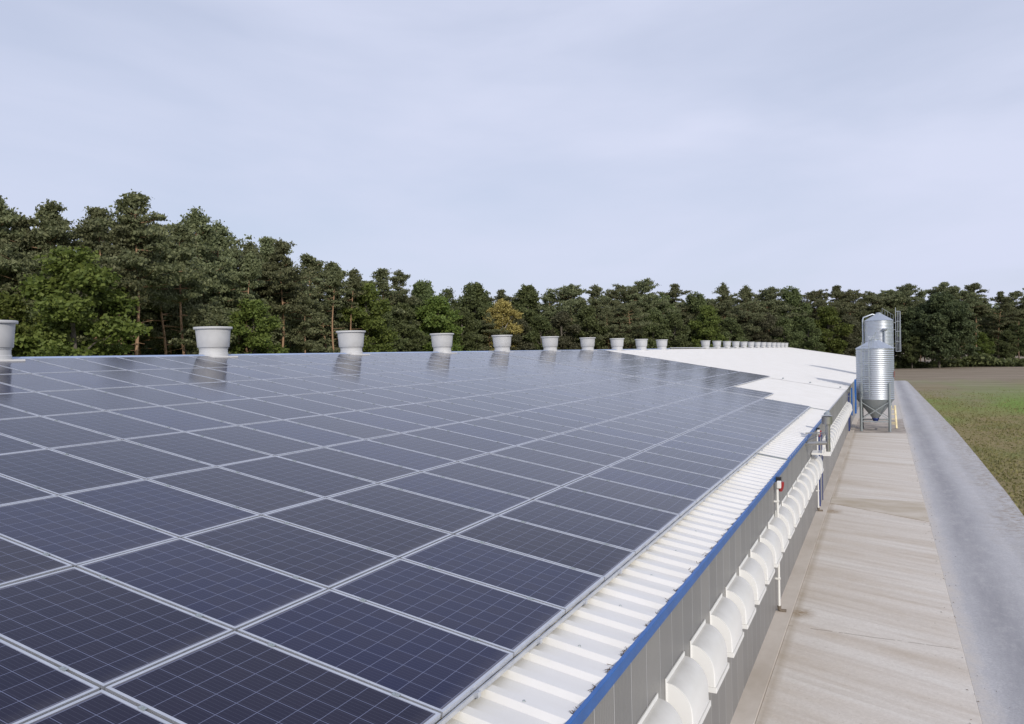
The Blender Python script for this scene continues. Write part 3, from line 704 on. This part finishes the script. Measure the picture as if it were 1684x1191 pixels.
def shrink(Q, f): c = Q.mean(1, keepdims=True); return c+(Q-c)*f
def leaf_crown(seed, H=12.0, base=.15, wid=3.2, leaf=.115, per=42, nclump=460):
    rng = np.random.default_rng(seed); tm = MB(); cl = []
    nl = rng.integers(11, 16); zc = H*(base+(1-base)*.5)
    lobes = []
    for k in range(nl):
        t = (k+.5)/nl; zz = H*(base+(1-base)*(.08+.84*t)); rr = wid*(math.sin(math.pi*(.16+.80*t))**.75)*rng.uniform(.35, .85); a = k*2.4+rng.uniform(-.4, .4)
        if k >= nl-2: rr *= .25
        lobes.append((math.cos(a)*rr, math.sin(a)*rr, zz, rng.uniform(.38, .62)*wid*(1.05-.45*t)))
    pts = [np.array([.12*math.sin(z*.6+seed), .12*math.cos(z*.5+seed), z]) for z in np.linspace(-.3, H*.82, 9)]
    tm.tube(pts, [.20*(1-.85*i/8)*H/12 for i in range(9)], 9, cap=False)
    for (x, y, z, r) in lobes:
        zb = max(.12*H, z-rng.uniform(.9, 2.4)); p0 = np.array([0, 0, zb]); pe = np.array([x, y, z]); tm.tube([p0, (p0+pe)/2+np.array([0, 0, .15]), pe], [.07, .045, .02], 5, cap=False)
        n = int(nclump/nl); v = rng.normal(0, 1, (n, 3)); v /= np.linalg.norm(v, axis=1, keepdims=True)
        rad = r*rng.uniform(.55, 1.08, (n, 1)); cl.append(np.array([x, y, z])+v*rad*np.array([1, 1, .72]))
        for j in range(3):
            q = pe+rng.normal(0, 1, 3)*r*.5; tm.tube([pe, q], [.018, .007], 4, cap=False)
    C = np.concatenate(cl); C = C[C[:, 2] > H*base*.6]
    return tm, shrink(tuft_quads(rng, C, .40, per, .9), leaf/.17)
rngv = random.Random(8)
protos = {}
def proto_tree(key, name, fn, bark, leafm, H):
    tm, Q = fn(); e = (tm.mesh('trunk', bark, True), quads_mesh('crown', Q, leafm), H, name); protos.setdefault(key, []).append(e)
proto_tree('pine', 'pine_tree', lambda: pine_crown(1, 17, .32, 3.3), B_pine, L_pine, 17)
proto_tree('pine', 'pine_tree', lambda: pine_crown(2, 17, .44, 2.9, 1.1), B_pine, L_pine, 17)
proto_tree('pine', 'pine_tree', lambda: pine_crown(3, 17, .24, 3.4, .9), B_pine, L_pine, 17)
proto_tree('pine', 'pine_tree', lambda: pine_crown(5, 17, .38, 3.1, 1.1), B_pine, L_pine, 17)
proto_tree('pine', 'pine_tree', lambda: pine_crown(11, 17, .50, 2.8, 1.2), B_pine, L_pine, 17)
proto_tree('widepine', 'pine_tree', lambda: pine_crown(14, 15, .30, 4.0, .9, True), B_pine, L_pine, 15)
proto_tree('widepine', 'pine_tree', lambda: pine_crown(15, 15, .22, 3.8, .95, True), B_pine, L_pine, 15)
proto_tree('widepine', 'pine_tree', lambda: pine_crown(16, 15, .36, 3.7, .95, True), B_pine, L_pine, 15)
proto_tree('tallpine', 'pine_tree', lambda: pine_crown(51, 17, .56, 2.7, 1.3), B_pine, L_pine, 17)
proto_tree('tallpine', 'pine_tree', lambda: pine_crown(53, 17, .62, 2.4, 1.3), B_pine, L_pine, 17)
proto_tree('thinpine', 'pine_tree', lambda: pine_crown(54, 17, .70, 1.2, .9), B_pine, L_pine, 17)
proto_tree('lowpine', 'pine_tree', lambda: pine_crown(6, 10, .10, 2.4, 1.2), B_pine, L_pine, 10)
proto_tree('lowpine', 'pine_tree', lambda: pine_crown(7, 10, .14, 2.1, 1.2), B_pine, L_pine, 10)
proto_tree('umbrella', 'pine_tree', lambda: pine_crown(8, 17, .66, 2.4, 1.4, True), B_pine, L_pine, 17)
proto_tree('umbrella', 'pine_tree', lambda: pine_crown(9, 17, .60, 2.8, 1.3, True), B_pine, L_pine, 17)
for k, (key, lm, nm) in enumerate((('leaf', L_leaf, 'broadleaf_tree'), ('leaf', L_leaf, 'broadleaf_tree'), ('leafbright', L_bright, 'broadleaf_tree'), ('leafmid', L_bright, 'broadleaf_tree'), ('olive', L_olive, 'broadleaf_tree'))):
    proto_tree(key, nm, lambda k=k: leaf_crown(20+k, 12, .10+.03*(k % 3), 2.9+.2*(k % 2)), B_leaf, lm, 12)
proto_tree('birch', 'birch_tree', lambda: leaf_crown(31, 14, .2, 2.2, .09, 32, 300), B_birch, L_leaf, 14)
proto_tree('yellow', 'birch_tree', lambda: leaf_crown(32, 13, .12, 3.0, .10, 40, 600), B_birch, L_yellow, 13)
proto_tree('oak', 'oak_tree', lambda: leaf_crown(33, 14, .16, 6.6, .15, 34, 1700), B_leaf, L_oak, 14)
TREES = [
(-15,-57.4,33.8,18.0,'pine','f'), (45,-55.8,35.6,16.2,'pine','f'), (97,-54.3,37.1,17.4,'pine','f'), (160,-52.3,39.0,17.1,'pine','f'),
(222,-42.5,34.6,16.3,'tallpine','f'), (272,-51.7,44.9,16.4,'pine','f'), (330,-53.5,50.5,18.8,'pine','f'), (306,-45.6,41.6,15.4,'tallpine','f'),
(172,-43.8,33.2,11.3,'thinpine','f'), (196,-43.2,33.9,14.1,'tallpine','f'), (465,-52.0,59.8,17.0,'tallpine','f'), (548,-55.2,72.1,15.5,'thinpine','f'),
(405,-48.7,51.4,14.4,'thinpine','f'), (368,-54.4,54.3,18.2,'pine','f'), (415,-55.9,59.6,17.0,'pine','f'), (448,-57.5,64.3,18.3,'pine','f'),
(518,-60.1,74.7,17.6,'pine','f'), (552,-61.0,79.9,17.1,'pine','f'), (578,-56.0,76.7,15.6,'thinpine','f'), (635,-62.2,93.3,17.3,'pine','f'),
(660,-62.4,97.5,17.7,'pine','f'), (700,-62.3,104.4,17.5,'leaf','f'), (738,-61.9,111.2,16.7,'birch','f'), (785,-61.0,119.7,18.3,'leaf','f'),
(822,-58.7,124.0,16.3,'pine','f'), (870,-54.5,127.6,18.1,'leaf','f'), (906,-51.3,130.3,16.3,'pine','f'), (942,-48.0,133.1,16.8,'pine','f'),
(984,-44.2,136.3,17.2,'pine','f'), (1018,-41.0,139.0,17.0,'pine','f'), (1060,-37.0,142.3,17.9,'pine','f'), (1088,-34.3,144.5,16.1,'leaf','f'),
(1115,-31.6,146.6,17.5,'pine','f'), (1146,-28.5,149.1,16.4,'leaf','f'), (1190,-24.1,152.7,17.6,'pine','f'), (1228,-20.2,155.8,17.1,'pine','f'),
(1265,-16.4,158.9,16.3,'pine','f'), (1302,-12.5,162.0,17.5,'leaf','f'), (1345,-8.0,167.6,16.0,'pine','f'), (1376,-4.6,171.8,17.3,'pine','f'),
(1402,-1.8,175.2,16.1,'pine','f'), (1432,1.7,179.3,15.9,'pine','f'), (1462,5.2,183.4,16.4,'pine','f'), (1490,8.5,187.3,17.5,'pine','f'),
(1520,12.2,191.4,16.3,'pine','f'), (1546,15.5,195.1,18.5,'umbrella','f'), (1578,19.6,199.7,16.7,'pine','f'), (1606,23.3,203.5,18.5,'umbrella','f'),
(1642,28.0,207.5,16.6,'pine','f'), (1676,32.5,211.3,16.7,'umbrella','f'), (1702,36.0,214.2,17.5,'pine','f'), (122,-42.3,29.9,12.4,'leafbright','u'),
(12,-45.7,27.8,9.5,'leafbright','u'), (70,-48.3,31.8,8.9,'leaf','u'), (330,-44.0,41.7,9.0,'pine','u'), (355,-49.5,48.5,9.8,'pine','u'),
(418,-48.0,51.6,10.5,'leafbright','u'), (440,-52.8,58.6,10.1,'pine','u'), (500,-51.5,62.5,11.5,'pine','u'), (535,-57.3,73.3,11.4,'pine','u'),
(604,-55.9,79.9,14.6,'leafbright','u'), (628,-57.5,85.5,12.0,'leaf','u'), (665,-57.9,91.6,13.0,'leaf','u'), (722,-58.0,101.4,14.2,'leafbright','u'),
(760,-57.6,108.1,13.1,'leaf','u'), (828,-54.7,117.3,14.7,'yellow','u'), (805,-56.0,114.8,11.8,'pine','u'), (855,-52.0,118.3,11.2,'olive','u'),
(925,-45.9,122.5,12.4,'olive','u'), (890,-49.2,120.9,11.7,'leaf','u'), (965,-43.2,127.3,13.3,'leaf','u'), (1000,-39.8,129.0,12.7,'pine','u'),
(1040,-36.3,132.0,13.2,'pine','u'), (1075,-33.1,134.6,12.7,'leaf','u'), (1110,-29.9,137.3,11.9,'leaf','u'), (1165,-24.6,140.5,13.1,'leafbright','u'),
(1200,-21.3,143.3,10.9,'leaf','u'), (1235,-18.3,148.1,13.2,'pine','u'), (1262,-15.3,148.2,11.9,'olive','u'), (1290,-12.6,150.4,10.8,'leaf','u'),
(1330,-8.7,155.0,10.8,'leaf','u'), (1362,-5.5,159.1,13.1,'leafmid','u'), (1395,-2.1,163.4,11.4,'olive','u'), (1425,1.1,167.4,10.8,'leaf','u'),
(1500,9.4,177.4,8.3,'leaf','u'), (1545,14.4,179.0,15.1,'oak','u'), (1615,23.3,192.9,7.5,'leafmid','u'), (1655,28.6,199.5,8.1,'leaf','u'),
(1690,33.1,203.3,10.8,'leaf','u'), (-60,-66.1,36.8,18.6,'pine','b'), (-6,-65.0,38.8,18.3,'pine','b'), (45,-63.7,40.7,16.4,'pine','b'),
(93,-64.0,43.6,18.2,'pine','b'), (144,-63.3,46.2,17.8,'pine','b'), (194,-61.1,47.7,16.7,'pine','b'), (230,-61.1,50.0,19.4,'pine','b'),
(281,-60.6,53.3,17.0,'pine','b'), (327,-59.1,55.5,18.4,'leaf','b'), (361,-62.7,61.7,18.3,'pine','b'), (396,-63.0,65.2,17.8,'pine','b'),
(438,-62.9,69.2,17.1,'leaf','b'), (477,-66.3,77.2,17.7,'pine','b'), (516,-68.1,84.2,17.9,'pine','b'), (556,-66.9,88.1,16.4,'pine','b'),
(592,-67.0,93.3,15.7,'pine','b'), (621,-68.1,99.6,16.5,'pine','b'), (648,-66.9,102.4,15.9,'leaf','b'), (682,-68.0,110.2,15.7,'pine','b'),
(716,-66.3,114.1,14.8,'pine','b'), (746,-67.0,121.8,14.6,'leaf','b'), (777,-64.6,124.6,16.5,'pine','b'), (799,-64.3,129.5,16.4,'leaf','b'),
(821,-62.7,131.8,14.5,'pine','b'), (851,-61.6,137.8,15.4,'pine','b'), (877,-58.4,138.4,17.0,'pine','b'), (905,-55.0,138.8,14.3,'pine','b'),
(932,-52.6,141.8,14.7,'leaf','b'), (955,-50.4,143.4,15.8,'pine','b'), (981,-48.3,147.1,15.7,'pine','b'), (1001,-45.8,147.4,15.8,'pine','b'),
(1026,-43.0,148.5,14.5,'leaf','b'), (1050,-40.5,150.3,16.1,'pine','b'), (1072,-38.6,153.2,14.5,'pine','b'), (1098,-36.2,156.6,13.8,'pine','b'),
(1125,-33.3,159.3,14.7,'pine','b'), (1148,-30.4,159.2,14.8,'pine','b'), (1174,-27.5,160.4,14.9,'pine','b'), (1200,-24.4,161.3,15.5,'pine','b'),
(1227,-21.5,163.5,15.6,'pine','b'), (1252,-19.0,167.6,14.1,'pine','b'), (1274,-16.9,172.8,15.2,'pine','b'), (1296,-14.1,170.6,15.5,'pine','b'),
(1321,-11.7,177.9,15.7,'pine','b'), (1345,-8.8,179.5,13.0,'pine','b'), (1366,-6.3,181.5,13.9,'pine','b'), (1387,-3.9,184.6,15.4,'pine','b'),
(1416,-0.5,188.3,14.8,'pine','b'), (1436,2.0,190.3,12.9,'leaf','b'), (1462,5.3,193.9,14.6,'pine','b'), (1489,8.6,197.0,15.4,'pine','b'),
(1513,11.9,203.7,14.2,'pine','b'), (1534,14.6,204.4,14.2,'pine','b'), (1563,18.2,205.6,15.3,'leaf','b'), (1590,22.3,214.2,14.9,'pine','b'),
(1618,26.1,217.7,15.3,'leaf','b'), (1643,29.6,220.4,14.4,'leaf','b'), (1668,33.2,224.2,14.2,'leaf','b'), (1688,35.8,224.7,13.6,'pine','b'),
(1713,39.2,226.6,15.2,'leaf','b'), (1739,42.6,227.4,13.9,'pine','b')]

KINDTXT = {'pine': ('dark green pine', 'pine tree'), 'lowpine': ('low bushy pine', 'pine tree'), 'umbrella': ('flat topped pine', 'pine tree'), 'tallpine': ('tall pine with bare orange trunk', 'pine tree'), 'thinpine': ('thin bare pine', 'pine tree'), 'leaf': ('green broadleaf tree', 'tree'), 'leafbright': ('bright green broadleaf tree', 'tree'),
           'leafmid': ('small bright green tree', 'tree'), 'olive': ('dull olive tree', 'tree'), 'birch': ('airy birch', 'tree'), 'yellow': ('yellow autumn birch', 'tree'), 'oak': ('big dark round oak', 'tree')}
LM = [(20, 'behind the cut-off vent'), (190, 'between the first two vents, nearer the first'), (318, 'left of the second vent'), (384, 'right behind the second vent'), (553, 'between the second and third vents'), (603, 'right behind the third vent'), (707, 'between the third and fourth vents'),
      (747, 'right behind the fourth vent'), (842, 'between the fourth and fifth vents'), (920, 'by the sixth vent'), (982, 'by the seventh vent'), (1030, 'by the eighth vent'), (1070, 'by the ninth vent'), (1110, 'by the tenth vent'), (1150, 'over the long gap in the vents'),
      (1200, 'over the first small far vents'), (1250, 'over the middle small far vents'), (1300, 'over the last small far vents'), (1400, 'between the last vent and the silos'), (1485, 'behind the silos'), (1540, 'just right of the silos'), (1610, 'above the field right of the oak trunk'), (9999, 'at the far right of the wood')]
def landmark(px):
    for a, t in LM:
        if px < a: return t
DEP = {'f': 'front row', 'u': 'forest edge', 'b': 'back row'}
# count by (kind, place, row) to give an order where needed
def keyof(t):
    k = t[4]
    if k == 'pine' and t[3] < 11.5: k = 'lowpine'
    return k
groups_ = {}
order_all = sorted(TREES, key=lambda t: t[0])
for t in order_all: groups_.setdefault((keyof(t), landmark(t[0]), t[5]), []).append(t)
for t in TREES:
    px, x, y, h, kk, row = t; k = keyof(t); gkey = (k, landmark(px), row); lst = groups_[gkey]
    cand = protos['widepine' if (k == 'pine' and px > 900 and rngv.random() < .5) else k]; me_t, me_c, H, nm = cand[rngv.randrange(len(cand))]
    s = h/H; e = empty(nm, (x, y, G-.03), rngv.uniform(0, 6.28)); sw = s*rngv.uniform(.92, 1.15)
    if k in ('leaf', 'leafbright', 'olive', 'leafmid'): sw = s*rngv.uniform(.95, 1.25)
    if k == 'oak': sw = s
    e.scale = (sw, sw, s)
    to = bpy.data.objects.new('trunk', me_t); co_ = bpy.data.objects.new('crown', me_c)
    for o in (to, co_): col.objects.link(o); o.parent = e
    nmtxt, cat = KINDTXT[k]
    lab = '%s, %s, %s' % (nmtxt, DEP[row], landmark(px))
    if len(lst) > 1: lab += ', %s there' % (['leftmost', 'second', 'third', 'fourth', 'fifth', 'sixth', 'seventh'][lst.index(t)] if lst.index(t) < len(lst)-1 else 'rightmost')
    tag(e, lab, cat, 'trees of the wood behind the barn')
# wood behind the individual trees: one mass
rng = np.random.default_rng(77)
line = [(-95, 20), (-77.7, 36), (-70, 52), (-73, 71), (-77, 102), (-74, 140), (-54, 162), (-30, 180), (-4, 202), (24, 232), (56, 256), (95, 272)]
MQ = []; 
hts = [18.5, 17.5, 16.6, 15.6, 15.2, 14.6, 14.6, 14.8, 14.8, 15, 15, 15]
_, q1 = pine_crown(41, 15, .12, 3.4, .55); _, q2 = pine_crown(42, 15, .08, 3.6, .5); q3 = leaf_crown(43, 14, .05, 3.4, .17, 9, 330)[1]
tmq = MB()
for i in range(len(line)-1):
    a, b = np.array(line[i]), np.array(line[i+1]); L = np.linalg.norm(b-a); d = (b-a)/L; nrm = np.array([-d[1], d[0]])
    if nrm[0] > 0 and i < 5: nrm = -nrm
    n = int(L/4.2)
    for j in range(n):
        for rowi in range(2):
            p = a+d*(j+rng.uniform(0, 1))*L/n+nrm*(rowi*6+rng.uniform(-2, 2)); H_ = np.interp(i+j/n, range(len(hts)), hts)*rng.uniform(.86, 1.0)
            q = [q1, q2, q3][rng.integers(3)][::2]; s = H_/15; an = rng.uniform(0, 6.28); c_, s_ = math.cos(an), math.sin(an)
            Rz = np.array([[c_*s*1.15, -s_*s*1.15, 0], [s_*s*1.15, c_*s*1.15, 0], [0, 0, s]])
            ctr = q.mean(1, keepdims=True); qq = ctr+(q-ctr)*1.6
            MQ.append((qq@Rz.T)+np.array([p[0], p[1], G]))
wood = bpy.data.objects.new('forest', quads_mesh('forest', np.concatenate(MQ), L_pine)); col.objects.link(wood); tag(wood, 'dense dark wood closing the view behind the separate trees', 'forest', kind='stuff')
# undergrowth bank at the foot of the wood on the right
C = []; rng = np.random.default_rng(5)
for i in range(5200):
    x = rng.uniform(-6, 75); yb = 168+.62*(x+0)*.55+8*math.sin(x*.1); y = yb+abs(rng.normal(0, 5)); h = rng.uniform(.1, 1.9)*(.6+.4*math.sin(x*.35)+.2*math.sin(x*.9))
    C.append((x, y+4, G+max(.1, h)))
uq = tuft_quads(rng, np.array(C), .8, 9, .75, up=.8)
ug = bpy.data.objects.new('undergrowth', quads_mesh('undergrowth', uq, L_under)); col.objects.link(ug); tag(ug, 'weedy green and brown bank at the foot of the wood', 'undergrowth', kind='stuff')
# rough grass tufts on the field beside the road
rng = np.random.default_rng(12); n = 34000
yy = 14+ (1-np.sqrt(rng.uniform(0, 1, n)))*80; xx = np.interp(yy, [e_[0] for e_ in edge], [e_[1] for e_ in edge])+.02+np.abs(rng.normal(0, 1, n))*(2.2+yy*.16)
hgt = rng.uniform(.03, .10, n)*(1+.35*np.sin(xx*1.3+yy*.21)*np.sin(xx*.37-yy*.11))*.75; an = rng.uniform(0, 2*np.pi, n); wd = rng.uniform(.015, .05, n)
dx, dy = np.cos(an)*wd, np.sin(an)*wd; lx, ly = rng.normal(0, .03, n), rng.normal(0, .03, n); z0 = np.full(n, G-.035)
V = np.stack([np.stack([xx-dx, yy-dy, z0], 1), np.stack([xx+dx, yy+dy, z0], 1), np.stack([xx+dx*.4+lx, yy+dy*.4+ly, z0+hgt], 1), np.stack([xx-dx*.4+lx, yy-dy*.4+ly, z0+hgt], 1)], 1)
L_grass = mat_leaf('grass_blades', (.12, .12, .035), (.24, .215, .085))
gr = bpy.data.objects.new('grass', quads_mesh('grass', V, L_grass)); col.objects.link(gr); tag(gr, 'rough green and brown grass beside the road', 'grass', kind='stuff')
rng = np.random.default_rng(21); n = 520
yy = rng.uniform(4, 60, n); xx = np.where(rng.random(n) < .5, 5.14+rng.normal(0, .14, n), np.interp(yy, [e_[0] for e_ in edge], [e_[1] for e_ in edge])-np.abs(rng.normal(0, .25, n)))
an = rng.uniform(0, 6.28, n); wd = rng.uniform(.004, .012, n); ln = rng.uniform(.006, .022, n); dx, dy = np.cos(an)*ln, np.sin(an)*ln; ex_, ey_ = -np.sin(an)*wd, np.cos(an)*wd; zz = np.full(n, G+.006)
V = np.stack([np.stack([xx-dx, yy-dy, zz], 1), np.stack([xx+ex_, yy+ey_, zz+.012], 1), np.stack([xx+dx, yy+dy, zz], 1), np.stack([xx-ex_, yy-ey_, zz+.004], 1)], 1)
ll = bpy.data.objects.new('leaf_litter', quads_mesh('leaf_litter', V, M_twig)); col.objects.link(ll); tag(ll, 'small dead leaves scattered along the edges of the road', 'litter', kind='stuff')
# pine litter caught between the ribs at the eave
m = MB(); rr = random.Random(9)
for i in range(-12, 90):
    yb = Y0+i*.344+.2
    if yb > 27 or yb < -1: continue
    for k in range(9):
        u = UE-.015-abs(rr.gauss(0, .02)); y = yb+rr.gauss(0, .045); a = rr.uniform(0, 3.14); l = rr.uniform(.02, .055); p = Vector(P3(u, y, RB-.03+rr.uniform(0, .02))); d = Vector((math.cos(a)*l, math.sin(a)*l, rr.uniform(0, .02)))
        m.bar(p-d*.5, p+d*.5, .004, .003)
m.v = [tuple(v) for v in m.v]
lt = m.build('pine_litter', M_debris); tag(lt, 'dark pine needles caught in the roof ribs along the blue eave', 'litter', kind='stuff')
# fallen branch in the field at the far right
br = MB(); br.tube([(18.5, 66.5, G+.12), (20.4, 66.2, G+.22), (22.5, 66.9, G+.18)], [.06, .16, .10], 8); br.tube([(20.4, 66.2, G+.2), (19.4, 67.8, G+.9)], [.05, .02], 6)
tag(br.build('fallen_branch', M_twig, None, smooth=True), 'dark fallen branch lying in the field at the right picture edge', 'branch')
